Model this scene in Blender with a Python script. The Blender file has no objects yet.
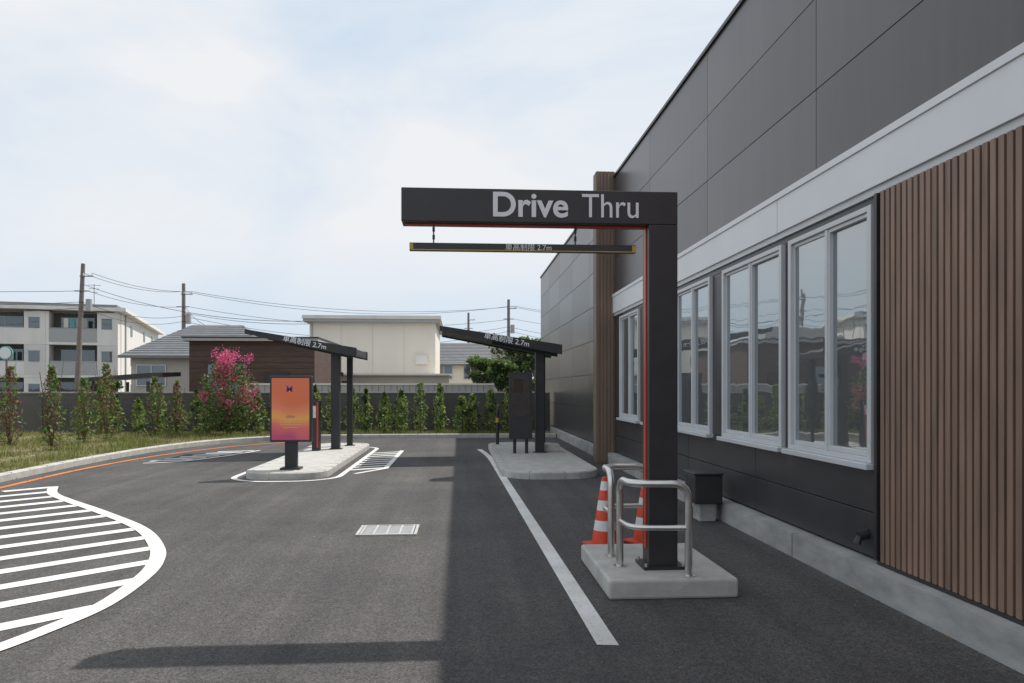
import bpy, bmesh, math, random
from mathutils import Vector, Matrix, noise
R=random.Random(7)
scene=bpy.context.scene
col=scene.collection

# ---------------- materials ----------------
def newmat(name):
    m=bpy.data.materials.new(name); m.use_nodes=True
    nt=m.node_tree; b=nt.nodes["Principled BSDF"]; return m,nt,b
def mat(name,c,rough=.6,metal=0.0,var=.12,scale=6.0,bump=0.0,bscale=60.0,spec=.5,stretch=None):
    m,nt,b=newmat(name)
    tc=nt.nodes.new("ShaderNodeTexCoord")
    mp=nt.nodes.new("ShaderNodeMapping"); nt.links.new(tc.outputs["Object"],mp.inputs["Vector"])
    if stretch: mp.inputs["Scale"].default_value=stretch
    n=nt.nodes.new("ShaderNodeTexNoise"); n.inputs["Scale"].default_value=scale; n.inputs["Detail"].default_value=8; n.inputs["Roughness"].default_value=.6
    nt.links.new(mp.outputs[0],n.inputs["Vector"])
    r=nt.nodes.new("ShaderNodeValToRGB")
    r.color_ramp.elements[0].position=.3; r.color_ramp.elements[1].position=.7
    r.color_ramp.elements[0].color=(*[x*(1-var) for x in c],1)
    r.color_ramp.elements[1].color=(*[min(1,x*(1+var)) for x in c],1)
    nt.links.new(n.outputs["Fac"],r.inputs["Fac"]); nt.links.new(r.outputs[0],b.inputs["Base Color"])
    b.inputs["Roughness"].default_value=rough; b.inputs["Metallic"].default_value=metal
    b.inputs["Specular IOR Level"].default_value=spec
    if bump>0:
        n2=nt.nodes.new("ShaderNodeTexNoise"); n2.inputs["Scale"].default_value=bscale; n2.inputs["Detail"].default_value=4
        nt.links.new(mp.outputs[0],n2.inputs["Vector"])
        bp=nt.nodes.new("ShaderNodeBump"); bp.inputs["Strength"].default_value=bump; bp.inputs["Distance"].default_value=.01
        nt.links.new(n2.outputs["Fac"],bp.inputs["Height"]); nt.links.new(bp.outputs[0],b.inputs["Normal"])
    return m
def asphalt_mat():
    m,nt,b=newmat("asphalt")
    L=nt.links.new
    tc=nt.nodes.new("ShaderNodeTexCoord")
    v=nt.nodes.new("ShaderNodeTexVoronoi"); v.inputs["Scale"].default_value=95; L(tc.outputs["Object"],v.inputs["Vector"])
    r=nt.nodes.new("ShaderNodeValToRGB"); e=r.color_ramp.elements
    e[0].position=0;e[0].color=(.034,.034,.036,1);e[1].position=1;e[1].color=(.125,.121,.118,1)
    L(v.outputs["Color"],r.inputs["Fac"])
    def layer(scale,detail,lo,hi,p0,p1,st=None,dist=0):
        n=nt.nodes.new("ShaderNodeTexNoise"); n.inputs["Scale"].default_value=scale; n.inputs["Detail"].default_value=detail; n.inputs["Roughness"].default_value=.62; n.inputs["Distortion"].default_value=dist
        if st:
            mp=nt.nodes.new("ShaderNodeMapping"); mp.inputs["Scale"].default_value=st; L(tc.outputs["Object"],mp.inputs["Vector"]); L(mp.outputs[0],n.inputs["Vector"])
        else: L(tc.outputs["Object"],n.inputs["Vector"])
        q=nt.nodes.new("ShaderNodeValToRGB"); e=q.color_ramp.elements
        e[0].position=p0;e[0].color=(*lo,1);e[1].position=p1;e[1].color=(*hi,1); L(n.outputs["Fac"],q.inputs["Fac"]); return q.outputs[0]
    cur=r.outputs[0]
    for lay in (layer(.5,9,(.74,.74,.77),(1.28,1.25,1.19),.3,.72),
                layer(1.2,4,(.84,.84,.85),(1.15,1.14,1.12),.35,.65,(2.2,.10,1)),
                layer(3.2,8,(.80,.80,.80),(1.0,1.0,1.0),.28,.40,None,.6),
                layer(18,3,(.86,.86,.86),(1.14,1.14,1.14),.3,.7)):
        mx=nt.nodes.new("ShaderNodeMix"); mx.data_type='RGBA'; mx.blend_type='MULTIPLY'; mx.inputs[0].default_value=1
        L(cur,mx.inputs[6]); L(lay,mx.inputs[7]); cur=mx.outputs[2]
    L(cur,b.inputs["Base Color"])
    b.inputs["Roughness"].default_value=.85; b.inputs["Specular IOR Level"].default_value=.3
    bp=nt.nodes.new("ShaderNodeBump"); bp.inputs["Strength"].default_value=.6; bp.inputs["Distance"].default_value=.007
    L(v.outputs["Distance"],bp.inputs["Height"]); L(bp.outputs[0],b.inputs["Normal"])
    return m
def paint_mat(name,c,worn=.5):
    m,nt,b=newmat(name); L=nt.links.new
    tc=nt.nodes.new("ShaderNodeTexCoord")
    n=nt.nodes.new("ShaderNodeTexNoise"); n.inputs["Scale"].default_value=38; n.inputs["Detail"].default_value=8; n.inputs["Roughness"].default_value=.75
    L(tc.outputs["Object"],n.inputs["Vector"])
    r=nt.nodes.new("ShaderNodeValToRGB"); e=r.color_ramp.elements
    e[0].position=.33;e[0].color=(c[0]*worn,c[1]*worn,c[2]*worn,1);e[1].position=.45;e[1].color=(*c,1)
    L(n.outputs["Fac"],r.inputs["Fac"])
    n2=nt.nodes.new("ShaderNodeTexNoise"); n2.inputs["Scale"].default_value=1.6; n2.inputs["Detail"].default_value=6; L(tc.outputs["Object"],n2.inputs["Vector"])
    q=nt.nodes.new("ShaderNodeValToRGB"); q.color_ramp.elements[0].position=.3;q.color_ramp.elements[0].color=(.78,.77,.75,1);q.color_ramp.elements[1].position=.6;q.color_ramp.elements[1].color=(1,1,1,1)
    L(n2.outputs["Fac"],q.inputs["Fac"])
    mx=nt.nodes.new("ShaderNodeMix"); mx.data_type='RGBA'; mx.blend_type='MULTIPLY'; mx.inputs[0].default_value=1
    L(r.outputs[0],mx.inputs[6]); L(q.outputs[0],mx.inputs[7])
    L(mx.outputs[2],b.inputs["Base Color"]); b.inputs["Roughness"].default_value=.7
    return m
def leaf_mat(name,c):
    m=bpy.data.materials.new(name); m.use_nodes=True; nt=m.node_tree; nt.nodes.clear(); L=nt.links.new
    o=nt.nodes.new("ShaderNodeOutputMaterial"); d=nt.nodes.new("ShaderNodeBsdfPrincipled"); t=nt.nodes.new("ShaderNodeBsdfTranslucent")
    mx=nt.nodes.new("ShaderNodeMixShader"); mx.inputs[0].default_value=.4
    g=nt.nodes.new("ShaderNodeNewGeometry")
    r=nt.nodes.new("ShaderNodeValToRGB"); e=r.color_ramp.elements
    e[0].color=(*[x*.6 for x in c],1); e[1].color=(*[min(1,x*1.35) for x in c],1)
    L(g.outputs["Random Per Island"],r.inputs["Fac"])
    L(r.outputs[0],d.inputs["Base Color"]); L(r.outputs[0],t.inputs["Color"]); d.inputs["Roughness"].default_value=.55
    L(d.outputs[0],mx.inputs[1]); L(t.outputs[0],mx.inputs[2]); L(mx.outputs[0],o.inputs[0])
    return m
def glass_mat(name,c,mix=.5):
    m=bpy.data.materials.new(name); m.use_nodes=True; nt=m.node_tree; nt.nodes.clear(); L=nt.links.new
    o=nt.nodes.new("ShaderNodeOutputMaterial"); d=nt.nodes.new("ShaderNodeBsdfPrincipled"); g=nt.nodes.new("ShaderNodeBsdfGlossy")
    g.inputs["Roughness"].default_value=.02; g.inputs["Color"].default_value=(.86,.91,.92,1)
    tc=nt.nodes.new("ShaderNodeTexCoord"); n=nt.nodes.new("ShaderNodeTexNoise"); n.inputs["Scale"].default_value=1.6
    L(tc.outputs["Object"],n.inputs["Vector"])
    bp=nt.nodes.new("ShaderNodeBump"); bp.inputs["Strength"].default_value=.14; bp.inputs["Distance"].default_value=.02
    L(n.outputs["Fac"],bp.inputs["Height"]); L(bp.outputs[0],g.inputs["Normal"])
    d.inputs["Base Color"].default_value=(*c,1); d.inputs["Roughness"].default_value=.4
    fr=nt.nodes.new("ShaderNodeLayerWeight"); fr.inputs[0].default_value=.3
    mr=nt.nodes.new("ShaderNodeMapRange"); mr.inputs[3].default_value=mix*.5; mr.inputs[4].default_value=min(1,mix*1.6)
    L(fr.outputs["Fresnel"],mr.inputs[0])
    mx=nt.nodes.new("ShaderNodeMixShader"); L(mr.outputs[0],mx.inputs[0]); L(d.outputs[0],mx.inputs[1]); L(g.outputs[0],mx.inputs[2]); L(mx.outputs[0],o.inputs[0])
    return m
M={}
M['asphalt']=asphalt_mat()
M['white_paint']=paint_mat("white_road_paint",(.74,.74,.72),.4)
M['orange_paint']=paint_mat("orange_road_paint",(.62,.19,.03),.5)
M['concrete']=mat("concrete",(.46,.45,.42),.85,var=.16,scale=5,bump=.35,bscale=90)
M['plinth']=mat("plinth_concrete",(.36,.36,.35),.85,var=.28,scale=2.5,bump=.25,bscale=60,stretch=(1,1,2.5))
M['panel']=mat("dark_metal_panel",(.085,.080,.085),.33,.2,var=.10,scale=1.0,spec=.6,stretch=(1,9,.35))
M['panel2']=mat("dark_metal_panel_b",(.092,.087,.092),.31,.2,var=.10,scale=1.0,spec=.6,stretch=(1,9,.35))
M['panel_side']=mat("dark_panel_low",(.058,.057,.061),.36,.2,var=.16,scale=1.5,spec=.5)
M['seam']=mat("panel_seam",(.014,.014,.015),.7,var=.05)
M['white_band']=mat("white_band_metal",(.74,.75,.77),.4,var=.05,scale=.8)
M['white_frame']=mat("white_aluminium",(.58,.60,.62),.38,var=.06,scale=2)
M['glass']=glass_mat("window_glass",(.085,.10,.11),.68)
M['far_glass']=glass_mat("far_window_glass",(.05,.06,.07),.25)
M['wood']=mat("slat_wood",(.235,.150,.108),.55,var=.3,scale=2,stretch=(6,6,.5))
M['wood2']=mat("slat_wood_b",(.265,.17,.125),.55,var=.3,scale=2,stretch=(6,6,.5))
M['wood_dark']=mat("slat_backing",(.05,.03,.022),.8,var=.2)
M['fin']=mat("fin_wood",(.20,.135,.10),.6,var=.2,scale=2,stretch=(4,4,.3))
M['black']=mat("black_powdercoat",(.038,.036,.038),.4,.1,var=.14,scale=5)
M['black2']=mat("black_steel_post",(.035,.035,.038),.45,.2,var=.15,scale=5)
M['menudark']=mat("menu_panel_face",(.05,.04,.037),.3,var=.3,scale=8)
M['red']=mat("red_paint_metal",(.55,.05,.02),.4,var=.08)
M['fascia_red']=mat("red_fascia",(.55,.03,.03),.4,var=.08)
M['signwhite']=mat("sign_letter_white",(.82,.82,.84),.45,var=.02)
M['yellow']=mat("reflective_yellow",(.50,.36,.05),.4,var=.05)
M['steel']=mat("stainless_steel",(.66,.65,.62),.28,.9,var=.08,scale=9)
M['cone']=mat("cone_red",(.70,.065,.02),.5,var=.2,scale=9)
M['conewhite']=mat("cone_reflective_white",(.72,.72,.72),.4,var=.1)
M['rubber']=mat("cone_base_rubber",(.50,.05,.03),.7,var=.2)
M['grate']=mat("galvanised_grate",(.5,.5,.5),.5,.3,var=.15,scale=12)
M['pit']=mat("drain_pit",(.05,.05,.05),.9,var=.1)
M['joint']=mat("kerb_joint_mortar",(.20,.195,.185),.9,var=.1)
M['soil']=mat("verge_soil",(.17,.14,.075),.95,var=.35,scale=3,bump=.6,bscale=25)
M['ground']=mat("ground",(.17,.16,.14),.95,var=.2,scale=.3)
M['blockwall']=mat("concrete_block_wall",(.10,.095,.088),.9,var=.25,scale=1.2,bump=.3)
M['wallcap']=mat("wall_cap",(.42,.42,.41),.8,var=.1)
M['cream']=mat("cream_siding",(.80,.74,.64),.8,var=.03,scale=.5,stretch=(3,1,.6))
M['white_wall']=mat("apartment_render",(.62,.60,.57),.85,var=.1,scale=.4)
M['apt_side']=mat("apartment_side_render",(.70,.68,.64),.85,var=.09,scale=.6,stretch=(2,2,.4))
M['balcony']=mat("balcony_panel",(.38,.38,.38),.7,var=.08)
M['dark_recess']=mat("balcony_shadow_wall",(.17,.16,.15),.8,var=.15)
M['roof_grey']=mat("grey_roof_tile",(.17,.175,.185),.6,var=.2,scale=2,stretch=(1,1,6),bump=.4,bscale=8)
M['roof_brown']=mat("brown_roof_tile",(.15,.12,.10),.7,var=.25,scale=2,bump=.4,bscale=8)
M['beige']=mat("beige_wall",(.42,.39,.34),.85,var=.1,scale=.6)
M['brownwall']=mat("brown_siding",(.085,.05,.038),.7,var=.25,scale=1.5,stretch=(1,1,8))
M['pole']=mat("utility_pole_concrete",(.20,.17,.15),.85,var=.2)
M['wire']=mat("wire_black",(.05,.05,.055),.6,var=.05)
M['bark']=mat("bark",(.13,.09,.06),.9,var=.3,scale=12)
M['mirrorblue']=mat("teal_sign",(.10,.35,.36),.4,var=.05)
M['leaf']=leaf_mat("leaf_green",(.12,.20,.045))
M['leafb']=leaf_mat("leaf_yellow_green",(.25,.32,.08))
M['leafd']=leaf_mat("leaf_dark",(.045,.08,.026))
M['leafr']=leaf_mat("leaf_reddish",(.20,.12,.07))
M['litter']=leaf_mat("fallen_leaf",(.24,.17,.08))
M['pink']=leaf_mat("flower_pink",(.80,.16,.32))
M['pinkd']=leaf_mat("flower_deep_pink",(.60,.06,.18))
M['grass']=leaf_mat("grass_blade",(.19,.23,.06))
M['grassdry']=leaf_mat("grass_dry",(.34,.30,.14))

def screen_mat():
    m,nt,b=newmat("menu_screen"); L=nt.links.new
    tc=nt.nodes.new("ShaderNodeTexCoord"); s=nt.nodes.new("ShaderNodeSeparateXYZ"); L(tc.outputs["Object"],s.inputs[0])
    n=nt.nodes.new("ShaderNodeTexNoise"); n.inputs["Scale"].default_value=1.8; n.inputs["Detail"].default_value=0; n.inputs["Distortion"].default_value=.6; L(tc.outputs["Object"],n.inputs["Vector"])
    mr=nt.nodes.new("ShaderNodeMapRange"); mr.inputs[1].default_value=.66; mr.inputs[2].default_value=1.78; L(s.outputs["Z"],mr.inputs[0])
    ad=nt.nodes.new("ShaderNodeMath"); ad.operation='MULTIPLY_ADD'; L(n.outputs["Fac"],ad.inputs[0]); ad.inputs[1].default_value=.5; L(mr.outputs[0],ad.inputs[2])
    r=nt.nodes.new("ShaderNodeValToRGB"); e=r.color_ramp.elements
    e[0].position=.22;e[0].color=(.36,.05,.13,1);e[1].position=1.0;e[1].color=(.50,.12,.05,1)
    for p,c in((.45,(.50,.12,.10,1)),(.62,(.58,.28,.07,1)),(.78,(.55,.17,.09,1))):
        k=e.new(p);k.color=c
    L(ad.outputs[0],r.inputs["Fac"]); L(r.outputs[0],b.inputs["Base Color"]); L(r.outputs[0],b.inputs["Emission Color"]); b.inputs["Emission Strength"].default_value=.3
    b.inputs["Roughness"].default_value=.12
    return m
M['screen']=screen_mat()
M['purple']=mat("screen_purple",(.20,.04,.30),.3,var=.05)
M['paleyellow']=mat("screen_pale",(.75,.5,.25),.3,var=.05)

# ---------------- mesh helpers ----------------
def empty(name,loc=(0,0,0),rotz=0,parent=None):
    o=bpy.data.objects.new(name,None); o.location=loc; o.rotation_euler=(0,0,rotz); col.objects.link(o)
    if parent:o.parent=parent
    return o
class B:
    def __init__(s): s.v=[];s.f=[];s.m=[];s.mats=[]
    def mi(s,m):
        m=M[m] if isinstance(m,str) else m
        if m not in s.mats:s.mats.append(m)
        return s.mats.index(m)
    def box(s,x0,x1,y0,y1,z0,z1,m):
        if x0>x1:x0,x1=x1,x0
        if y0>y1:y0,y1=y1,y0
        b=len(s.v); k=s.mi(m)
        s.v+=[(x0,y0,z0),(x1,y0,z0),(x1,y1,z0),(x0,y1,z0),(x0,y0,z1),(x1,y0,z1),(x1,y1,z1),(x0,y1,z1)]
        for f in((0,3,2,1),(4,5,6,7),(0,1,5,4),(1,2,6,5),(2,3,7,6),(3,0,4,7)):
            s.f.append(tuple(b+i for i in f)); s.m.append(k)
    def face(s,pts,m):
        b=len(s.v); s.v+=[tuple(p) for p in pts]; s.f.append(tuple(range(b,b+len(pts)))); s.m.append(s.mi(m))
    def hexa(s,p,m):
        b=len(s.v); k=s.mi(m); s.v+=[tuple(q) for q in p]
        for f in((0,3,2,1),(4,5,6,7),(0,1,5,4),(1,2,6,5),(2,3,7,6),(3,0,4,7)):
            s.f.append(tuple(b+i for i in f)); s.m.append(k)
    def tube(s,p0,p1,r0,r1,m,n=10,cap=True):
        p0=Vector(p0);p1=Vector(p1);d=(p1-p0).normalized()
        a=d.orthogonal().normalized(); c=d.cross(a); b=len(s.v);k=s.mi(m)
        for p,r in((p0,r0),(p1,r1)):
            for i in range(n):
                t=2*math.pi*i/n; s.v.append(tuple(p+a*math.cos(t)*r+c*math.sin(t)*r))
        for i in range(n):
            j=(i+1)%n; s.f.append((b+i,b+j,b+n+j,b+n+i)); s.m.append(k)
        if cap:
            s.f.append(tuple(b+n+i for i in range(n))); s.m.append(k)
            s.f.append(tuple(b+n-1-i for i in range(n))); s.m.append(k)
    def obj(s,name,parent=None,bevel=0,smooth=False,loc=(0,0,0)):
        me=bpy.data.meshes.new(name); me.from_pydata(s.v,[],s.f)
        for m in s.mats: me.materials.append(m)
        me.polygons.foreach_set("material_index",s.m)
        if smooth: me.polygons.foreach_set("use_smooth",[True]*len(me.polygons))
        me.update()
        o=bpy.data.objects.new(name,me); col.objects.link(o); o.location=loc
        if parent:o.parent=parent
        if bevel>0:
            md=o.modifiers.new("bev",'BEVEL'); md.width=bevel; md.segments=2; md.limit_method='ANGLE'
        return o
def catmull(P,n=8):
    out=[]; Q=[P[0]]+list(P)+[P[-1]]
    for i in range(1,len(Q)-2):
        p0,p1,p2,p3=[Vector(q) for q in Q[i-1:i+3]]
        for k in range(n):
            t=k/n
            out.append(.5*((2*p1)+(-p0+p2)*t+(2*p0-5*p1+4*p2-p3)*t*t+(-p0+3*p1-3*p2+p3)*t**3))
    out.append(Vector(P[-1])); return out
def offset(P,d,closed=False):
    out=[];n=len(P)
    for i in range(n):
        a=P[(i-1)%n] if closed else P[max(0,i-1)]; b=P[(i+1)%n] if closed else P[min(n-1,i+1)]
        t=(Vector(b)-Vector(a)).normalized(); out.append(Vector(P[i])+Vector((-t.y,t.x))*d)
    return out
def ribbon(b,P,w,z,m,closed=False):
    A=offset(P,w/2,closed);C=offset(P,-w/2,closed); n=len(P)
    for i in range(n if closed else n-1):
        j=(i+1)%n
        b.face([(C[i].x,C[i].y,z),(C[j].x,C[j].y,z),(A[j].x,A[j].y,z),(A[i].x,A[i].y,z)],m)
def kerbmesh(b,P,w,z0,z1,m,closed=False,joints=.6):
    A=offset(P,w/2,closed);C=offset(P,-w/2,closed); n=len(P)
    base=len(b.v);k=b.mi(m); c=.02
    for i in range(n):
        a,cc=A[i],C[i]; i1=a.lerp(cc,c/w); i2=cc.lerp(a,c/w)
        b.v+=[(a.x,a.y,z0),(a.x,a.y,z1-c),(i1.x,i1.y,z1),(i2.x,i2.y,z1),(cc.x,cc.y,z1-c),(cc.x,cc.y,z0)]
    for i in range(n if closed else n-1):
        j=(i+1)%n
        for q in range(5):
            b.f.append((base+i*6+q,base+i*6+q+1,base+j*6+q+1,base+j*6+q)); b.m.append(k)
    acc=0
    for i in range(n if closed else n-1):
        p=P[i];q=P[(i+1)%n];l=(q-p).length; t=(q-p).normalized(); nn=Vector((-t.y,t.x)); d=joints-acc
        while d<l:
            o=p+t*d; h=.005; W=w/2+.002
            pts=[]
            for z in(z0,z1+.002):
                for (s1,s2) in((-1,-1),(1,-1),(1,1),(-1,1)):
                    W2=W if z==z0 else W-.006
                    v=o+t*h*s1+nn*W2*s2; pts.append((v.x,v.y,z))
            b.hexa(pts,'joint'); d+=joints
        acc=(acc+l)%joints
def curve_tube(name,pts,r,m,parent=None,cyclic=False):
    cu=bpy.data.curves.new(name,'CURVE'); cu.dimensions='3D'; cu.bevel_depth=r; cu.bevel_resolution=4; cu.use_fill_caps=True
    sp=cu.splines.new('POLY'); sp.points.add(len(pts)-1)
    for i,p in enumerate(pts): sp.points[i].co=(*p,1)
    cu.materials.append(M[m]); o=bpy.data.objects.new(name,cu); col.objects.link(o)
    for s in cu.splines: s.use_smooth=True
    if parent:o.parent=parent
    return o
def fillet(P,r,n=7):
    P=[Vector(p) for p in P]; out=[P[0]]
    for i in range(1,len(P)-1):
        a=(P[i-1]-P[i]).normalized(); c=(P[i+1]-P[i]).normalized()
        rr=min(r,(P[i-1]-P[i]).length*.48,(P[i+1]-P[i]).length*.48)
        s=P[i]+a*rr; e=P[i]+c*rr
        for k in range(n+1):
            t=k/n; out.append((1-t)**2*s+2*t*(1-t)*P[i]+t*t*e)
    out.append(P[-1]); return out
def text(name,body,size,loc,rot,m,parent=None,off=0.0,align='LEFT',extr=.004,sx=1):
    cu=bpy.data.curves.new(name,'FONT'); cu.body=body; cu.size=size; cu.extrude=extr; cu.offset=off; cu.align_x=align
    cu.materials.append(M[m]); o=bpy.data.objects.new(name,cu); o.location=loc; o.rotation_euler=rot; o.scale=(sx,1,1); col.objects.link(o)
    if parent:o.parent=parent
    return o
def leaf(b,p,s,m,d=None):
    n=Vector((R.gauss(0,1),R.gauss(0,1),R.gauss(0,1)))
    if n.length<.01:n=Vector((0,0,1))
    n.normalize(); a=n.orthogonal().normalized(); a=Matrix.Rotation(R.uniform(0,6.28),3,n)@a; c=n.cross(a)
    p=Vector(p); w=s*R.uniform(.35,.6)
    b.face([p-a*s,p-c*w,p+a*s,p+c*w],m)
def inside(x,y,P):
    c=False;n=len(P);j=n-1
    for i in range(n):
        xi,yi=P[i][0],P[i][1];xj,yj=P[j][0],P[j][1]
        if (yi>y)!=(yj>y) and x<(xj-xi)*(y-yi)/(yj-yi)+xi:c=not c
        j=i
    return c

# ---------------- ground ----------------
b=B(); b.face([(-600,-300,-.03),(600,-300,-.03),(600,900,-.03),(-600,900,-.03)],'ground'); b.obj("ground")
b=B(); b.face([(-8.6,-20,0),(3.4,-20,0),(3.4,25.2,0),(-8.6,25.2,0)],'asphalt'); b.obj("asphalt_driveway")
KP=[(-7.6,-15),(-7.65,0),(-7.75,8),(-7.85,13),(-7.9,17),(-7.6,20.2),(-6.8,22.5),(-5.4,23.9),(-3.2,24.4),(0,24.5),(3.1,24.5)]
K=catmull(KP,8)
b=B(); kerbmesh(b,K,.17,-.02,.13,'concrete'); b.obj("kerb")
KO=offset(K,.07)
b=B(); pts=[(p.x,p.y,.10) for p in KO]+[(3.3,24.6,.10),(3.3,33,.10),(-40,33,.10),(-40,-15,.10)]
b.face(pts,'soil'); b.obj("grass_verge_soil")
b=B()
VP=[(p.x,p.y) for p in offset(K,.1)]+[(3.1,33),(-40,33),(-40,-15)]
cnt=0
while cnt<42000:
    x=R.uniform(-15,2.5); y=R.uniform(9,26.3)
    if not inside(x,y,VP): continue
    nz=noise.noise(Vector((x*.9,y*.9,0)))
    if R.random()>.66+nz*.9: continue
    cnt+=1
    h=R.uniform(.03,.10)*(1.4 if nz>.1 else 1); a=R.uniform(0,6.28); w=.008+.004*R.random()
    if nz>.3: h*=1.5
    dx,dy=math.cos(a)*w,math.sin(a)*w; lx,ly=R.uniform(-.04,.04),R.uniform(-.04,.04)
    b.face([(x-dx,y-dy,.10),(x+dx,y+dy,.10),(x+lx,y+ly,.10+h)],'grassdry' if R.random()<.35-nz*.5 else 'grass')
b.obj("grass")
b=B()
KI=offset(K,-.12)
for _ in range(420):
    i=R.randrange(16,len(KI)); p=KI[i]; q=K[i]-KI[i]; o=-abs(R.gauss(0,.25))
    leaf(b,(p.x+R.uniform(-.5,.5)+q.x*o*6,p.y+R.uniform(-.4,.4)+q.y*o*6,.022),R.uniform(.008,.02),'litter')
for _ in range(160):
    leaf(b,(3.12-abs(R.gauss(0,.12)),R.uniform(3,16),.018),R.uniform(.006,.014),'litter')
b.obj("fallen_leaves")

# ---------------- road markings ----------------
BC=catmull([(-6.55,12.75),(-6.15,11.95),(-5.6,11.25),(-4.65,10.17),(-3.63,8.91),(-3.03,7.84),(-2.76,7.09),(-2.65,6.45),(-2.62,5.75),(-2.72,5.23),(-2.87,4.75),(-3.15,4.1),(-3.5,3.3),(-4.0,2.3)],8)
b=B(); ribbon(b,BC,.14,.008,'white_paint')
poly=[(p.x,p.y) for p in BC]+[(-7.0,2.3),(-7.05,12.5)]
c=5.0
while c<21:
    ins=[]; t=-7.2
    while t<-2:
        if inside(t,t+c,poly): ins.append(t)
        t+=.02
    if ins:
        t0,t1=ins[0],ins[-1]; P=[Vector((t0,t0+c)),Vector((t1,t1+c))]
        if t1-t0>.15: ribbon(b,P,.185,.004,'white_paint')
    c+=.84
b.obj("hatched_road_marking")
b=B(); OL=catmull([(-6.95,-10),(-7.1,4),(-7.2,10),(-7.35,13),(-7.42,15.4),(-7.2,18),(-6.75,19.8),(-6.1,21.4),(-5.0,22.9)],8)
ribbon(b,OL,.12,.005,'orange_paint'); b.obj("orange_line_marking")
b=B(); b.face([(.85,4.68,.004),(.985,4.66,.004),(.80,15.5,.004),(.67,15.5,.004)],'white_paint')
ribbon(b,catmull([(.735,15.5),(.70,17),(.62,18.5),(.50,19.8)],6),.13,.004,'white_paint')
b.obj("white_lane_line")
b=B()
for i in range(6):
    x=-6.75+i*.14; y=17.0+i*.48
    b.face([(x,y,.004),(x+.8,y+.30,.004),(x+.8,y+.48,.004),(x,y+.18,.004)],'white_paint')
ribbon(b,catmull([(-6.7,16.6),(-6.1,16.9),(-5.5,18.2),(-5.1,19.8)],6),.10,.008,'white_paint')
b.obj("hatched_road_marking.001")
b=B()
for i in range(9):
    y=14.9+i*.48; b.face([(-2.12,y,.004),(-1.52,y+.35,.004),(-1.52,y+.53,.004),(-2.12,y+.18,.004)],'white_paint')
ribbon(b,[Vector((-1.95,14.3)),Vector((-1.47,15.2)),Vector((-1.47,19.5))],.1,.008,'white_paint')
b.obj("hatched_road_marking.002")

# ---------------- islands ----------------
def island(name,x0,x1,y0,y1,h=.13):
    r=(x1-x0)/2*.75; pts=[]
    for cx,cy,a0 in((x1-r,y0+r,-90),(x1-r,y1-r,0),(x0+r,y1-r,90),(x0+r,y0+r,180)):
        for k in range(9):
            a=math.radians(a0+k*90/8); pts.append(Vector((cx+r*math.cos(a),cy+r*math.sin(a))))
    root=empty(name)
    b=B(); kerbmesh(b,pts,.16,0,h,'concrete',True); b.obj("island_kerb",root)
    inn=offset(pts,.06,True); b=B(); b.face([(p.x,p.y,h-.006) for p in inn],'concrete'); b.obj("island_top",root)
    b=B(); o=offset(pts,-.28,True); ribbon(b,o,.10,.006,'white_paint',True); return root,b
r1,b1=island("kerbed_traffic_island",-3.75,-2.45,13.5,20.6); b1.obj("island_edge_marking",r1)
r2,b2=island("kerbed_traffic_island",.82,2.45,13.3,20.6)

# ---------------- drain ----------------
root=empty("drain_grate")
b=B(); b.box(-1.10,-.50,8.33,8.85,.001,.006,'pit'); b.obj("pit",root)
b=B()
for i in range(10):
    y=8.345+i*.05; b.box(-1.09,-.51,y,y+.030,.007,.014,'grate')
for x in(-1.09,-.95,-.81,-.67,-.535): b.box(x,x+.022,8.33,8.85,.0145,.017,'grate')
b.box(-1.13,-1.10,8.30,8.88,.001,.016,'concrete');b.box(-.50,-.47,8.30,8.88,.001,.016,'concrete')
b.box(-1.099,-.501,8.30,8.329,.001,.016,'concrete');b.box(-1.099,-.501,8.851,8.88,.001,.016,'concrete')
b.obj("bars",root)

# ---------------- restaurant ----------------
rest=empty("restaurant_building")
WX=3.3; HT=6.1
b=B(); b.box(WX+.04,14,-6,31,0,HT-.05,'seam'); b.obj("wall_core",rest)
b=B(); rows=[(3.60,4.37),(4.37,5.23),(5.23,HT)]
ys=[-5.5,-2.4,.7,3.8,6.85,9.95,13.05,16.15]
for i in range(len(ys)-1):
    for j,(z0,z1) in enumerate(rows):
        b.box(WX,WX+.036,ys[i]+.004,ys[i+1]-.004,z0+.003,z1-.004,'panel' if (i+j)%2 else 'panel2')
b.obj("upper_panels",rest,bevel=.003)
b=B(); fy=[16.45,19.3,22.2,25.1,28.0,31]
zr=[.25]+[.25+.84*k for k in range(1,7)]+[HT]
for i in range(5):
    for j in range(7):
        b.box(WX+.001,WX+.036,fy[i]+.005,fy[i+1]-.005,zr[j]+.005,zr[j+1]-.005,'panel' if (i+j)%2 else 'panel2')
b.obj("rear_panels",rest,bevel=.003)
b=B(); b.box(WX-.03,14.02,-6,31.02,HT+.001,HT+.05,'black'); b.obj("parapet_cap",rest)
b=B(); b.box(WX-.05,WX+.036,-6,16.03,3.19,3.53,'white_band'); b.box(WX-.065,WX+.036,-6,16.03,3.532,3.59,'white_band'); b.box(WX-.025,WX+.036,-6,16.03,3.13,3.188,'white_frame')
for yy in (3.2,7.6,12.0): b.box(WX-.0512,WX-.04,yy,yy+.005,3.19,3.53,'joint')
b.obj("white_band",rest)
wins=[(5.83,7.36),(7.52,9.28),(9.75,11.35),(11.75,13.35),(13.75,15.4)]
Z0,Z1=1.0,3.06
b=B(); prev=5.78
for (a,c2) in wins+[(16.15,16.15)]:
    if a-prev>.02: b.box(WX,WX+.036,prev+.004,a-.004,Z0,Z1,'panel_side')
    prev=c2
b.box(WX,WX+.036,5.784,16.15,Z1+.004,3.127,'panel_side')
lo=[.24,.60,.995]; ly=[5.78,8.3,10.8,13.3,16.15]
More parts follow.
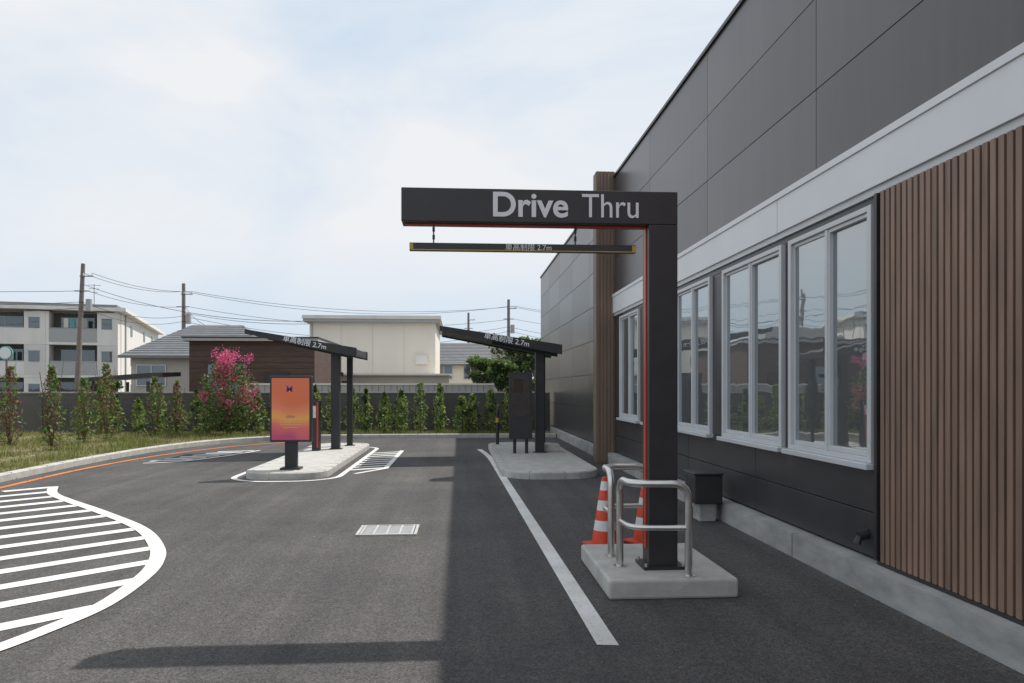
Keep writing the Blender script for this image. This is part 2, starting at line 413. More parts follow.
for i in range(4):
    for j in range(2):
        b.box(WX,WX+.036,ly[i]+.005,ly[i+1]-.005,lo[j]+.004,lo[j+1]-.004,'panel_side')
b.obj("lower_panels",rest,bevel=.003)
for k,(a,c2) in enumerate(wins):
    w=empty("window_%d"%(k+1),parent=rest)
    mid=(a+c2)/2
    b=B(); b.box(WX+.012,WX+.03,a+.05,mid,Z0+.05,Z1-.04,'glass'); b.box(WX+.0,WX+.03,mid+.001,c2-.05,Z0+.05,Z1-.04,'glass'); b.obj("glass",w)
    b=B(); x0=WX-.045;x1=WX+.035
    b.box(x0,x1,a,a+.06,Z0,Z1,'white_frame');b.box(x0,x1,c2-.06,c2,Z0,Z1,'white_frame')
    b.box(x0,x1,a+.061,c2-.061,Z1-.045,Z1,'white_frame');b.box(x0,x1,a+.061,c2-.061,Z0,Z0+.045,'white_frame')
    b.box(x0+.012,x1-.005,mid-.024,mid+.024,Z0+.046,Z1-.046,'white_frame')
    for (p,q,xx) in((a+.062,mid-.025,.02),(mid+.025,c2-.062,.03)):
        b.box(x0+xx,x1-.005,p,p+.024,Z0+.047,Z1-.047,'white_frame'); b.box(x0+xx,x1-.005,q-.024,q,Z0+.047,Z1-.047,'white_frame')
        b.box(x0+xx,x1-.005,p+.025,q-.025,Z0+.047,Z0+.09,'white_frame'); b.box(x0+xx,x1-.005,p+.025,q-.025,Z1-.08,Z1-.047,'white_frame')
    b.box(x0+.01,x0+.03,mid+.026,mid+.045,Z0+.9,Z0+1.05,'black2')
    b.obj("frame",w,bevel=.003)
    b=B(); b.box(WX-.10,WX+.03,a-.03,c2+.03,Z0-.05,Z0-.002,'white_frame'); b.obj("sill",w,bevel=.005)
b=B(); b.box(WX+.0,WX+.037,-6,5.74,.25,3.127,'wood_dark')
y=-5.95
while y<5.70:
    b.box(WX-.045,WX-.001,y,y+.048,.25,3.126,'wood' if R.random()<.5 else 'wood2'); y+=.072
b.obj("wood_slat_cladding",rest)
b=B(); b.box(WX-.05,WX+.035,5.735,5.775,.25,3.126,'black'); b.box(WX-.05,WX-.0,-6,5.73,.225,.248,'black'); b.obj("slat_trim",rest)
b=B(); b.box(WX-.16,WX+.037,-6,31,0,.22,'plinth')
y=-5
while y<31: b.box(WX-.1615,WX-.1,y,y+.008,.0,.2212,'pit'); y+=3.0
b.obj("plinth",rest)
b=B()
b.box(2.9,WX-.002,16.05,16.42,0,HT+.12,'fin')
for i in range(5): b.box(2.915+i*.075,2.965+i*.075,16.035,16.048,0.02,HT+.12,'fin')
b.obj("brown_fin",rest)
b=B(); b.box(WX-.05,WX-.002,-4,4.17,3.66,HT+.3,'fascia_red'); b.obj("red_fascia",rest)
root=empty("outdoor_utility_box")
b=B(); b.box(2.78,3.12,8.85,9.25,.22,.56,'black'); b.box(2.76,3.13,8.83,9.27,.561,.59,'black2'); b.obj("box",root,bevel=.015)
b=B(); b.box(2.86,3.06,8.92,9.18,0,.219,'plinth'); b.obj("base",root,bevel=.01)
root=empty("wall_tap")
b=B(); b.tube((3.3,5.95,.42),(3.22,5.95,.40),.04,.04,'black',12); b.tube((3.23,5.95,.40),(3.21,5.95,.34),.025,.03,'black',12); b.obj("spout",root,smooth=False)

# ---------------- height-limit gate ----------------
gate=empty("drive_thru_gate_sign")
PX0,PX1=1.51,1.745; GY0,GY1=6.0,6.21
b=B(); b.box(-.46,PX1,GY0,GY1,2.91,3.175,'black'); b.obj("beam",gate,bevel=.006)
b=B(); b.box(PX0,PX1,GY0,GY1,.15,2.909,'black'); b.obj("post",gate,bevel=.006)
b=B(); b.box(-.44,PX0-.006,GY0+.075,GY1-.075,2.900,2.9095,'red'); b.box(PX0-.009,PX0-.0005,GY0+.075,GY1-.075,.30,2.899,'red'); b.obj("red_lining",gate)
b=B(); b.box(PX0-.05,PX1+.05,GY0-.05,GY1+.05,.15,.175,'black2')
for sx in(PX0-.03,PX1+.03):
    for sy in (GY0-.03,GY1+.03): b.tube((sx,sy,.175),(sx,sy,.20),.012,.012,'steel',6)
b.obj("base_plate",gate)
b=B(); b.box(-.40,1.42,6.07,6.13,2.695,2.755,'black')
for (p,q) in((-.40,-.37),(1.39,1.42)): b.box(p,q,6.067,6.0695,2.70,2.75,'yellow')
b.box(-.39,1.41,6.066,6.0665,2.6955,2.703,'yellow')
b.obj("height_bar",gate)
b=B()
for x in(-.21,.93):
    for i in range(5):
        z=2.756+i*.031
        if i%2: b.box(x-.010,x+.010,6.095,6.105,z,z+.036,'black2')
        else: b.box(x-.005,x+.005,6.090,6.110,z,z+.036,'black2')
b.obj("chains",gate)
FR=(math.radians(90),0,0)
text("letters_bold","Drive",.27,(.245,GY0-.003,2.96),FR,'signwhite',gate,off=.0055,sx=1.0)
text("letters_light","Thru",.27,(.965,GY0-.003,2.96),FR,'signwhite',gate,off=.0,sx=.88)
text("bar_letters","車高制限 2.7m",.06,(.36,6.066,2.706),FR,'signwhite',gate,extr=.001,off=0)
b=B(); b.box(1.12,2.12,5.66,7.0,0,.15,'concrete'); b.obj("concrete_base_block",bevel=.02)
g=empty("steel_guard_rail")
z=.15
curve_tube("rail",fillet([(1.30,6.12,z),(1.30,6.12,.86),(1.32,5.80,.86),(1.76,5.76,.86),(1.76,5.76,z)],.13),.03,'steel',g)
curve_tube("mid_rail",fillet([(1.30,6.12,.52),(1.32,5.80,.52),(1.76,5.76,.52)],.13),.022,'steel',g)
b=B()
for p in((1.30,6.12),(1.76,5.76)): b.tube((p[0],p[1],.15),(p[0],p[1],.158),.055,.055,'steel',20)
b.obj("flanges",g)
g=empty("steel_guard_rail")
curve_tube("rail",fillet([(1.30,6.48,z),(1.30,6.48,.88),(1.30,6.86,.88),(1.72,6.88,.88),(1.72,6.88,z)],.13),.03,'steel',g)
curve_tube("mid_rail",fillet([(1.30,6.48,.52),(1.30,6.86,.52),(1.72,6.88,.52)],.13),.022,'steel',g)
b=B()
for p in((1.30,6.48),(1.72,6.88)): b.tube((p[0],p[1],.15),(p[0],p[1],.158),.055,.055,'steel',20)
b.obj("flanges",g)
def cone(x,y,rot):
    root=empty("traffic_cone",(x,y,0),rot)
    b=B(); b.box(-.18,.18,-.18,.18,0.001,.03,'rubber'); b.obj("base",root,bevel=.012)
    b=B(); zs=[.03,.17,.27,.37,.47,.57,.66,.70]; ms=['cone','conewhite','cone','conewhite','cone','conewhite','cone']
    rad=lambda z:.135-(z-.03)/.67*.105
    for i in range(7): b.tube((0,0,zs[i]),(0,0,zs[i+1]),rad(zs[i]),rad(zs[i+1]),ms[i],28,cap=(i==6))
    b.obj("body",root)
cone(1.46,7.6,.2); cone(1.92,7.75,.5)

# ---------------- menu board ----------------
mb=empty("digital_menu_board")
b=B(); b.box(-3.43,-2.69,14.0,14.16,.62,1.82,'black'); b.obj("cabinet",mb,bevel=.012)
b=B(); b.box(-3.395,-2.725,13.992,13.999,.66,1.78,'screen'); b.obj("screen",mb)
b=B(); b.box(-3.17,-2.95,14.02,14.14,.13,.619,'black2'); b.box(-3.24,-2.88,13.93,14.23,.126,.16,'black2'); b.obj("pedestal",mb,bevel=.008)
text("logo","M",.16,(-3.14,13.99,1.53),FR,'purple',mb,off=.002,extr=.001)
text("caption","OPEN",.06,(-3.06,13.99,1.06),FR,'purple',mb,align='CENTER',extr=.001)
b=B()
for k in range(3): b.box(-3.28+k*.04,-2.84-k*.04,13.989,13.9905,.98-k*.05,.988-k*.05,'paleyellow')
b.obj("screen_graphics",mb)

# ---------------- canopies ----------------
def canopy(px,py,xl,xr,zl,zr,tfrac):
    root=empty("order_point_canopy")
    y0,y1=py-1.0,py+1.1
    th=.17
    b=B()
    b.hexa([(xl,y0,zl),(xr,y0,zr),(xr,y1,zr),(xl,y1,zl),(xl,y0,zl+.05),(xr,y0,zr+th),(xr,y1,zr+th),(xl,y1,zl+.05)],'black')
    b.obj("roof",root,bevel=.01)
    b=B(); sl=(zr-zl)/(xr-xl)
    for yy in(y0-.03,y1+.001):
        b.hexa([(xl-.03,yy,zl-.03),(xr+.02,yy,zr-.03),(xr+.02,yy+.028,zr-.03),(xl-.03,yy+.028,zl-.03),(xl-.03,yy,zl+.08),(xr+.02,yy,zr+th+.02),(xr+.02,yy+.028,zr+th+.02),(xl-.03,yy+.028,zl+.08)],'black2')
    b.obj("fascia",root)
    b=B()
    for (xx,yy,w) in((px,py-.55,.10),(px+.18,py+.55,.07)):
        b.box(xx-w,xx+w,yy-w,yy+w,.12,zl+sl*(xx-xl)-.001,'black2')
        b.box(xx-w-.05,xx+w+.05,yy-w-.05,yy+w+.05,.12,.14,'black2')
    b.box(px-.03,px+.03,py-.449,py+.479,1.9,2.0,'black2')
    b.hexa([(px-1.1,py-.67,zl+sl*(px-1.1-xl)-.08),(px+.4,py-.67,zl+sl*(px+.4-xl)-.08),(px+.4,py-.652,zl+sl*(px+.4-xl)-.08),(px-1.1,py-.652,zl+sl*(px-1.1-xl)-.08),
            (px-1.1,py-.67,zl+sl*(px-1.1-xl)-.001),(px+.4,py-.67,zl+sl*(px+.4-xl)-.001),(px+.4,py-.652,zl+sl*(px+.4-xl)-.001),(px-1.1,py-.652,zl+sl*(px-1.1-xl)-.001)],'black2')
    b.obj("posts",root,bevel=.005)
    tx=xl+(px-xl)*tfrac
    text("letters","車高制限 2.7m",.165,(tx,y0-.036,zl+sl*(tx-xl)+.0),(math.radians(90),-math.atan(sl),0),'signwhite',root,extr=.002,off=.001)
    return root
canopy(-3.0,19.2,-5.0,-2.46,2.90,2.36,.42)
canopy(1.82,17.9,-.42,2.26,2.90,2.38,.42)
b=B(); b.box(1.90,2.30,17.45,17.9,.125,.30,'concrete'); b.obj("concrete_footing",bevel=.015)
def speaker(x,y,h,w):
    root=empty("order_speaker_post")
    b=B(); b.box(x-w,x+w,y-.1,y+.1,.12,h,'black2'); b.obj("body",root,bevel=.01)
    b=B(); b.box(x+w*.3,x+w*.7,y-.108,y-.101,.2,h-.03,'red'); b.box(x-w*.75,x+w*.1,y-.108,y-.101,h-.4,h-.12,'steel'); b.obj("trim",root)
speaker(-3.38,18.2,1.3,.09)
root=empty("menu_panel")
b=B(); b.box(1.10,1.62,17.0,17.12,.45,1.95,'black'); b.box(1.15,1.57,16.99,16.999,.95,1.9,'menudark'); b.box(1.2,1.4,16.985,16.9895,1.5,1.8,'wood_dark'); b.obj("panel",root,bevel=.006)
b=B(); b.box(1.20,1.27,17.125,17.2,.12,1.9,'black2'); b.box(1.47,1.54,17.125,17.2,.12,1.9,'black2'); b.obj("legs",root)
root=empty("bollard")
b=B(); b.tube((.98,19.9,.0),(.98,19.9,.95),.045,.045,'black2',14); b.tube((.98,19.9,.951),(.98,19.9,1.0),.045,.02,'black2',14); b.tube((.98,19.9,.7),(.98,19.9,.82),.048,.048,'yellow',14); b.obj("post",root)

# ---------------- hedges ----------------
def shrub(b,x,y,h,r,n,mats,z0=.1,ls=.045,taper=.8):
    ph=R.uniform(0,6)
    for _ in range(n):
        t=R.random()**.85; z=z0+.04+t*h
        prof=(1-t**2.2*taper)*(.55+.45*min(1,t*5))
        a=R.uniform(0,6.28); rr=r*prof*(R.random()**.45)*(1+.26*math.sin(3*a+ph+z*5)+.16*math.sin(z*17+ph))
        k=noise.noise(Vector((x*3+math.cos(a)*rr*5,y*3+math.sin(a)*rr*5,z*5)))
        m=mats[0] if k>-.05 else (mats[1] if k>-.3 else mats[2])
        leaf(b,(x+rr*math.cos(a),y+rr*math.sin(a),z),ls*R.uniform(.6,1.3),m)
    b.tube((x,y,z0-.05),(x,y,z0+h*.7),.025,.008,'bark',6)
b=B()
x=-12.2
while x<2.6:
    hh=R.uniform(1.15,1.7)
    shrub(b,x+R.uniform(-.1,.1),25.4+R.uniform(-.15,.15),hh,R.uniform(.20,.34),int(R.uniform(480,680)),('leafb','leaf','leafd'),ls=.06,taper=R.uniform(.7,1.0)); x+=R.uniform(.44,.68)
b.obj("hedge")
for i,(x,y,h,r,n) in enumerate([(-9.75,18.9,2.0,.28,700),(-10.9,17.4,2.3,.3,650),(-10.1,21.2,1.75,.32,650),(-10.15,22.6,2.15,.34,800),(-9.3,23.9,1.8,.30,650),(-11.5,20.3,2.0,.34,700),(-12.6,16.5,2.3,.36,700),(-8.9,24.6,1.7,.26,500)]):
    b=B(); shrub(b,x,y,h,r,n,('leaf','leafr','leafb') if i%2==0 else ('leafr','leaf','leafb'),ls=.05,taper=.8)
    for _ in range(9):
        a=R.uniform(0,6.28); b.tube((x,y,.1),(x+math.cos(a)*r*.9,y+math.sin(a)*r*.9,.1+h*R.uniform(.7,1.12)),.014,.004,'bark',5,False)
    b.obj("garden_shrub")
b=B(); tx,ty=-7.3,24.6
stems=[]
for i in range(9):
    a=i*.7+R.uniform(-.2,.2); rr=R.uniform(.25,.75)
    p1=Vector((tx+math.cos(a)*rr*.4,ty+math.sin(a)*rr*.4,1.0)); p2=Vector((tx+math.cos(a)*rr,ty+math.sin(a)*rr,R.uniform(1.8,2.75)))
    b.tube((tx+math.cos(a)*.05,ty+math.sin(a)*.05,.08),p1,.035,.022,'bark',7,False); b.tube(p1,p2,.022,.008,'bark',6,False); stems.append(p2)
for _ in range(3200):
    t=R.random(); z=.25+t*2.1; a=R.uniform(0,6.28); r=(.42+.5*math.sin(min(1,t*1.2)*math.pi*.75))*R.random()**.5
    if t>.85: r*=.7
    m='leaf' if R.random()<.6 else ('leafr' if R.random()<.5 else 'leafd')
    leaf(b,(tx+r*math.cos(a),ty+r*math.sin(a),z),.055*R.uniform(.7,1.3),m)
for i in range(52):
    t=R.random()**.7; z=1.0+t*1.65; a=R.uniform(0,6.28); r=(.98-.55*t)*R.uniform(.55,1.0)
    if i<9: q=stems[i]; cx,cy,cz=q.x,q.y,q.z+.05
    else: cx,cy,cz=tx+r*math.cos(a),ty+r*math.sin(a),z
    s=R.uniform(.07,.14)
    for _ in range(70):
        leaf(b,(cx+R.gauss(0,s*.7),cy+R.gauss(0,s*.7),cz+R.gauss(0,s)),.032*R.uniform(.7,1.3),'pink' if R.random()<.7 else 'pinkd')
b.obj("pink_flowering_tree")

# ---------------- boundary wall & fence ----------------
root=empty("boundary_wall")
b=B(); b.box(-40,3.2,27.0,27.15,-.03,1.42,'blockwall'); b.obj("wall",root)
b=B(); b.box(-40,3.2,26.97,27.18,1.421,1.47,'wallcap'); b.obj("cap",root)
root=empty("mesh_fence")
b=B()
x=-14
while x<3.2: b.box(x,x+.04,26.5,26.54,.08,1.25,'black2'); x+=1.9
for k in range(6): b.box(-14,3.2,26.515,26.525,.25+k*.19,.258+k*.19,'black2')
x=-14
while x<3.2: b.box(x,x+.006,26.509,26.514,.15,1.22,'black2'); x+=.12
b.obj("panels",root)

# ---------------- background buildings ----------------
def gable(name,cx,cy,w,d,eave,ridge,wallm,roofm,rotz=0,axis='x',wins=(),hip=0):
    root=empty(name,(cx,cy,0),rotz)
    b=B(); b.box(-w/2,w/2,-d/2,d/2,0,eave,wallm)
    if axis=='x':
        if not hip:
            for s in(-1,1): b.face([(s*w/2,-d/2,eave),(s*w/2,d/2,eave),(s*w/2,0,ridge-.05)],wallm)
    else:
        for s in(-1,1): b.face([(-w/2,s*d/2,eave),(w/2,s*d/2,eave),(0,s*d/2,ridge-.05)],wallm)
    b.obj("walls",root)
    b=B(); o=.5;t=.15
    if axis=='x':
        sl=(ridge-eave)/(d/2); H=hip
        for s in(-1,1):
            b.hexa([(-w/2-o,s*(d/2+o),eave-sl*o),(w/2+o,s*(d/2+o),eave-sl*o),(w/2+o-H,0,ridge),(-w/2-o+H,0,ridge),
                    (-w/2-o,s*(d/2+o),eave-sl*o+t),(w/2+o,s*(d/2+o),eave-sl*o+t),(w/2+o-H,0,ridge+t),(-w/2-o+H,0,ridge+t)],roofm)
            for k in range(1,14):
                f=k/14; yy=s*(d/2+o)*(1-f); zz=eave-sl*o+(ridge-eave+sl*o)*f+t
                b.box(-w/2-o+H*f,w/2+o-H*f,yy-.03,yy+.03,zz-.02,zz+.02,roofm)
            if H: b.face([(s*(w/2+o),-d/2-o,eave-sl*o+t),(s*(w/2+o),d/2+o,eave-sl*o+t),(s*(w/2+o-H),0,ridge+t)],roofm)
    else:
        sl=(ridge-eave)/(w/2)
        for s in(-1,1):
            b.hexa([(s*(w/2+o),-d/2-o,eave-sl*o),(s*(w/2+o),d/2+o,eave-sl*o),(0,d/2+o,ridge),(0,-d/2-o,ridge),
                    (s*(w/2+o),-d/2-o,eave-sl*o+t),(s*(w/2+o),d/2+o,eave-sl*o+t),(0,d/2+o,ridge+t),(0,-d/2-o,ridge+t)],roofm)
    b.obj("roof",root)
    b=B(); g=B()
    for (x,z,ww,hh) in wins:
        g.box(x-ww/2,x+ww/2,-d/2-.02,-d/2-.005,z-hh/2,z+hh/2,'far_glass')
        for xx in(x-ww/2-.05,x-.025,x+ww/2): b.box(xx,xx+.05,-d/2-.06,-d/2-.004,z-hh/2,z+hh/2,'white_frame')
        for zz in(z-hh/2-.05,z+hh/2): b.box(x-ww/2-.05,x+ww/2+.05,-d/2-.07,-d/2-.003,zz,zz+.05,'white_frame')
    if wins: b.obj("window_frames",root); g.obj("window_glass",root)
    return root

ap=empty("apartment_building",(-26.0,59.8,0),math.radians(15))
b=B(); b.box(-24,0,1.6,26,0,7.4,'white_wall'); b.obj("walls",ap)
b=B(); b.box(.001,.05,1.3,26,0,7.4,'apt_side'); b.obj("side_wall",ap)
b=B(); b.box(-24.5,.6,-.4,26.5,7.41,7.68,'apt_side'); b.box(-24,-.1,.3,25.5,7.681,7.95,'roof_grey'); b.obj("roof",ap)
b=B();g=B();rc=B()
for fl in range(3):
    z=fl*2.47
    b.box(-24,-.001,0,1.59,z-.1 if fl else 0,z+.08,'apt_side')
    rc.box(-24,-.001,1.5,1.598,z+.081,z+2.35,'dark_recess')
    for u in range(5):
        x0=-24+u*4.8
        b.box(x0,x0+.2,.02,1.49,z+.082,z+2.36,'apt_side')
        b.box(x0+.201,x0+3.4,.0,.08,z+.083,z+1.1,'apt_side' if (u)%2 else 'balcony')
        b.box(x0+.201,x0+3.4,-.02,.1,z+1.101,z+1.15,'balcony')
        b.box(x0+3.401,x0+4.79,.0,.1,z+.083,z+2.36,'white_wall' if fl%2 else 'apt_side')
        g.box(x0+.7,x0+3.0,1.44,1.49,z+.2,z+2.05,'far_glass')
        b.box(x0+1.82,x0+1.88,1.40,1.439,z+.2,z+2.05,'white_frame')
        g.box(x0+3.7,x0+4.4,-.03,-.002,z+1.1,z+1.9,'far_glass')
        b.box(x0+3.65,x0+4.45,-.06,-.001,z+1.901,z+1.95,'white_frame')
        if (u+fl)%3==0: b.box(x0+.5,x0+1.0,.3,.7,z+.09,z+.7,'white_frame')
        if (u*2+fl)%3==1:
            for q in range(4): b.box(x0+1.1+q*.42,x0+1.4+q*.42,.35,.38,z+1.2,z+1.9,('apt_side','mirrorblue','beige','balcony')[q])
b.box(-.25,0,.02,1.29,0,7.39,'apt_side')
b.obj("balconies",ap); g.obj("window_glass",ap); rc.obj("recesses",ap)
b=B()
for fl in range(3):
    for yy in(6,14,20): b.box(.051,.09,yy,yy+1,fl*2.47+1.0,fl*2.47+1.9,'far_glass')
b.tube((.12,3,0),(.12,3,7.4),.06,.06,'balcony',8)
for (ax,ay) in((-20,5),(-3,8)):
    b.tube((ax,ay,7.9),(ax,ay,10.4),.025,.025,'wire',6)
    for k,zz in enumerate((10.3,10.0,9.7)): b.box(ax-.5+.1*k,ax+.5-.1*k,ay-.015,ay+.015,zz,zz+.03,'wire')
b.obj("side_details",ap)

gable("grey_roof_house",-14.6,47,7.2,7,3.5,5.25,'beige','roof_grey',wins=[(-2.5,2.3,1.5,1.1),(.5,2.3,1.6,1.1)],hip=2.6)
br=empty("brown_clad_shop")
b=B(); b.box(-11.6,-6.3,33.5,41,0,3.62,'brownwall')
for k in range(14): b.box(-11.6,-6.3,33.488,33.499,.2+k*.25,.21+k*.25,'wood_dark')
b.obj("walls",br)
b=B(); b.box(-11.8,-6.1,33.2,41.2,3.621,3.74,'wallcap'); b.box(-11.83,-6.07,33.17,41.23,3.741,3.80,'black2'); b.obj("roof",br)
b=B(); b.box(-10.8,-9.2,33.45,33.487,1.2,2.6,'far_glass'); b.box(-10.9,-9.1,33.43,33.487,2.601,2.7,'black2'); b.box(-8.4,-7.4,33.45,33.487,0,2.3,'black2'); b.obj("openings",br)
cp=empty("carport")
b=B(); b.hexa([(-14.6,31,1.85),(-12.3,31,2.02),(-12.3,34.5,2.12),(-14.6,34.5,1.95),(-14.6,31,2.02),(-12.3,31,2.2),(-12.3,34.5,2.3),(-14.6,34.5,2.12)],'black'); b.obj("roof",cp)
b=B()
for p in((-14.5,31.2),(-12.4,31.2),(-12.4,34.3),(-14.5,34.3)): b.box(p[0]-.05,p[0]+.05,p[1]-.05,p[1]+.05,0,1.86,'black2')
b.obj("posts",cp)
cb=empty("cream_box_building")
b=B(); b.box(-8.75,-1.45,45,55,0,5.45,'cream')
for k in range(1,4): b.box(-8.75+k*1.82,-8.738+k*1.82,44.992,44.999,0,5.45,'beige')
b.obj("walls",cb)
b=B(); b.box(-9.05,-1.15,44.6,55.4,5.451,5.62,'balcony'); b.box(-9.1,-1.1,44.55,55.45,5.621,5.82,'apt_side'); b.obj("roof",cb)
b=B(); b.box(-8.7,-.6,42.5,44.9,0,2.3,'beige'); b.box(-8.8,-.5,42.3,44.98,2.301,2.40,'apt_side')
b.tube((-8.6,44.95,2.4),(-8.6,44.95,5.4),.04,.04,'balcony',8); b.box(-2.6,-1.9,44.7,44.99,3.0,3.5,'apt_side')
b.box(-6.5,-5.9,42.47,42.499,1.2,2.0,'far_glass'); b.obj("annex",cb)
b=B(); b.box(-8.6,1.4,31.0,31.1,0,1.72,'balcony'); b.box(-8.6,1.4,30.97,31.13,1.721,1.79,'apt_side')
for k in range(40): b.box(-8.55+k*.25,-8.53+k*.25,30.99,30.999,0,1.72,'dark_recess')
b.obj("slatted_fence")
gable("cream_wall_house",-.2,60,4.2,6,3.5,5.0,'cream','roof_grey',wins=[(-1,2.8,1.2,1),(1,2.8,1,1)])
gable("hip_house",2.8,66,4.6,6,4.4,6.0,'beige','roof_brown',axis='y',wins=[(0,3.6,1.4,1)])
gable("white_garage_house",-2.8,75,6,6,4.2,5.2,'white_wall','roof_grey',wins=[(-1,3.8,1.2,1)])

def crown(b,c,r,n,ls,mats,sz=1):
    for k in range(9):
        a=R.uniform(0,6.28); q=R.random()**.5*r*.7; cc=(c[0]+math.cos(a)*q,c[1]+math.sin(a)*q*.8,c[2]+R.uniform(-.5,.6)*r*sz); rr=r*R.uniform(.3,.5)
        for _ in range(n//9):
            v=Vector((R.gauss(0,1),R.gauss(0,1),R.gauss(0,1))).normalized()*rr*R.random()**.33
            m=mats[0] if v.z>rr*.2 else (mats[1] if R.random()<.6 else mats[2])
            leaf(b,(cc[0]+v.x,cc[1]+v.y,cc[2]+v.z*.8),ls*R.uniform(.6,1.3),m)
for (x,y,h,r) in((2.9,43,3.2,1.6),(1.2,46,2.6,1.2),(4.2,39,3.0,1.3),(2.2,40,2.3,1.1)):
    b=B(); b.tube((x,y,0),(x,y,h*.7),.16,.08,'bark',8)
    for k in range(4):
        a=k*1.6; b.tube((x,y,h*.5),(x+math.cos(a)*r*.6,y+math.sin(a)*r*.6,h),.07,.02,'bark',6)
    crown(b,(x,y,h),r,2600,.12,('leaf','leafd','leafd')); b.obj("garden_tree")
b=B()
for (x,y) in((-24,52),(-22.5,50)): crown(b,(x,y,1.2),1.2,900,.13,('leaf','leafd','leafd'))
b.obj("distant_trees")
b=B()
for k in range(40):
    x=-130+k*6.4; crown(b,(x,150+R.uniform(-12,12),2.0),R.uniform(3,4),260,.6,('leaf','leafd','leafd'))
b.obj("distant_trees.001")

def pole(x,y,h,tilt=0):
    root=empty("utility_pole")
    b=B(); b.tube((x-tilt,y,0),(x,y,h),.20,.13,'pole',12); b.obj("shaft",root)
    b=B()
    b.box(x-.15,x+.75,y-.18,y-.13,h-.9,h-.83,'pole'); b.box(x-.5,x+.5,y-.18,y-.13,h-1.9,h-1.83,'pole')
    for dx in(.1,.65): b.tube((x+dx,y-.15,h-.83),(x+dx,y-.15,h-.65),.05,.04,'conewhite',8)
    b.tube((x+.38,y,h-3.2),(x+.38,y,h-2.4),.2,.2,'balcony',12); b.box(x-.25,x-.12,y-.1,y+.1,h-4.2,h-3.7,'balcony')
    b.obj("crossarms",root)
pole(-25.4,53.2,10.0,.45); pole(-21.9,62,9.9); pole(4.6,72,10.0); pole(1.0,90,10.5)
root=empty("overhead_wires")
def wire(a,c,s,r=.016):
    a=Vector(a);c=Vector(c); pts=[]
    for i in range(21):
        t=i/20; p=a.lerp(c,t); p.z-=s*4*t*(1-t); pts.append(p)
    curve_tube("wire",pts,r,'wire',root)
for dz,s,dx in((-.65,.9,.65),(-.65,1.1,.1),(-1.85,1.0,.4),(-2.6,1.3,0),(-3.0,1.5,.1)):
    wire((-25.4+dx,53.05,10+dz),(-21.9+dx,61.85,9.9+dz),s*.4)
    wire((-21.9+dx,61.85,9.9+dz),(4.6+dx,71.85,10.0+dz),s*1.1)
    if dz<-1: wire((-60,45,11+dz),(-25.4+dx,53.05,10+dz),s*.8)
    wire((4.6+dx,71.85,10.0+dz),(30,80,10.2+dz),s)
wire((-21.9,62,7.6),(-4,45,5.7),.6); wire((-25.4,53.2,8.6),(-8.7,45,5.5),.7); wire((-21.9,62,8.2),(-14.9,47,5.2),.3)
root=empty("traffic_mirror")
b=B(); b.tube((-19.4,34,0),(-19.4,34,3.3),.045,.045,'pole',10); b.obj("post",root)
b=B(); b.tube((-19.4,33.95,3.1),(-19.4,33.9,3.1),.3,.3,'mirrorblue',24); b.tube((-19.4,33.899,3.1),(-19.4,33.88,3.1),.25,.25,'steel',24); b.obj("mirror",root)

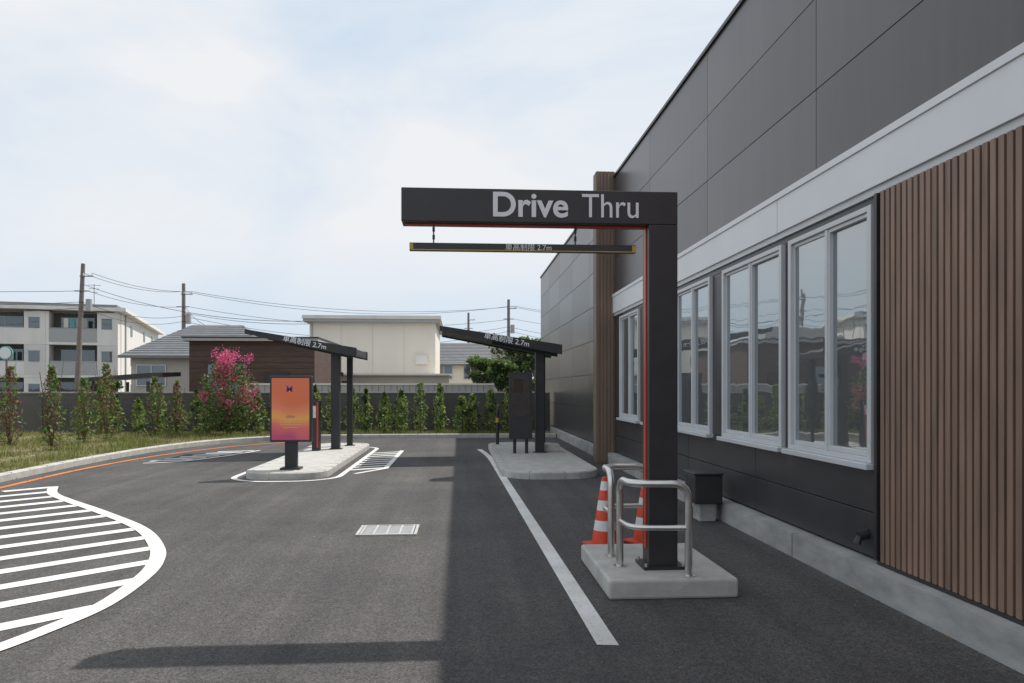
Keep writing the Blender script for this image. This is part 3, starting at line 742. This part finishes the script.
# ---------------- world, sun, camera ----------------
D=Vector((-.552,-.48,-1)).normalized()
sun=bpy.data.lights.new("sun",'SUN'); sun.energy=4.4; sun.angle=math.radians(.6); sun.color=(1,.95,.88)
so=bpy.data.objects.new("sun",sun); so.rotation_euler=D.to_track_quat('-Z','Y').to_euler(); so.location=(10,10,20); col.objects.link(so)
elev=math.asin(-D.z); az=math.atan2(-D.x,-D.y)
w=bpy.data.worlds.new("World"); scene.world=w; w.use_nodes=True; nt=w.node_tree; L=nt.links.new
bg=nt.nodes["Background"]; bg.inputs["Strength"].default_value=.1
sky=nt.nodes.new("ShaderNodeTexSky"); sky.sky_type='NISHITA'; sky.sun_disc=False; sky.sun_elevation=elev; sky.sun_rotation=az
sky.air_density=1.0; sky.dust_density=1.0
hz=nt.nodes.new("ShaderNodeMix"); hz.data_type='RGBA'; hz.inputs[0].default_value=.85; L(sky.outputs[0],hz.inputs[6]); hz.inputs[7].default_value=(5.9,7.5,9.2,1)
tc=nt.nodes.new("ShaderNodeTexCoord"); mp=nt.nodes.new("ShaderNodeMapping"); mp.inputs["Scale"].default_value=(1,1,2.4); mp.inputs["Rotation"].default_value=(0.1,.25,.4)
L(tc.outputs["Generated"],mp.inputs["Vector"])
n=nt.nodes.new("ShaderNodeTexNoise"); n.inputs["Scale"].default_value=1.9; n.inputs["Detail"].default_value=9; n.inputs["Roughness"].default_value=.53; n.inputs["Distortion"].default_value=.35
L(mp.outputs[0],n.inputs["Vector"])
r=nt.nodes.new("ShaderNodeValToRGB"); e=r.color_ramp.elements
e[0].position=.36;e[0].color=(.30,.30,.30,1);e[1].position=.60;e[1].color=(1,1,1,1)
L(n.outputs["Fac"],r.inputs["Fac"])
sp=nt.nodes.new("ShaderNodeSeparateXYZ"); L(tc.outputs["Generated"],sp.inputs[0])
mr=nt.nodes.new("ShaderNodeMapRange"); mr.inputs[1].default_value=0; mr.inputs[2].default_value=.20; mr.inputs[3].default_value=.15; mr.inputs[4].default_value=1; L(sp.outputs["Z"],mr.inputs[0])
ml=nt.nodes.new("ShaderNodeMath"); ml.operation='MULTIPLY'; L(r.outputs[0],ml.inputs[0]); L(mr.outputs[0],ml.inputs[1])
mx=nt.nodes.new("ShaderNodeMix"); mx.data_type='RGBA'; L(ml.outputs[0],mx.inputs[0]); L(hz.outputs[2],mx.inputs[6]); mx.inputs[7].default_value=(8.6,8.8,9.1,1)
L(mx.outputs[2],bg.inputs["Color"])
cam=bpy.data.cameras.new("camera"); cam.sensor_width=36; cam.lens=760/1024*36; cam.shift_y=46.5/1024; cam.clip_end=3000
co=bpy.data.objects.new("camera",cam); co.location=(0,0,1.6); co.rotation_euler=(math.radians(90),0,-math.atan(52/760)); col.objects.link(co); scene.camera=co
scene.view_settings.view_transform='Standard'; scene.view_settings.look='None'; scene.view_settings.exposure=0
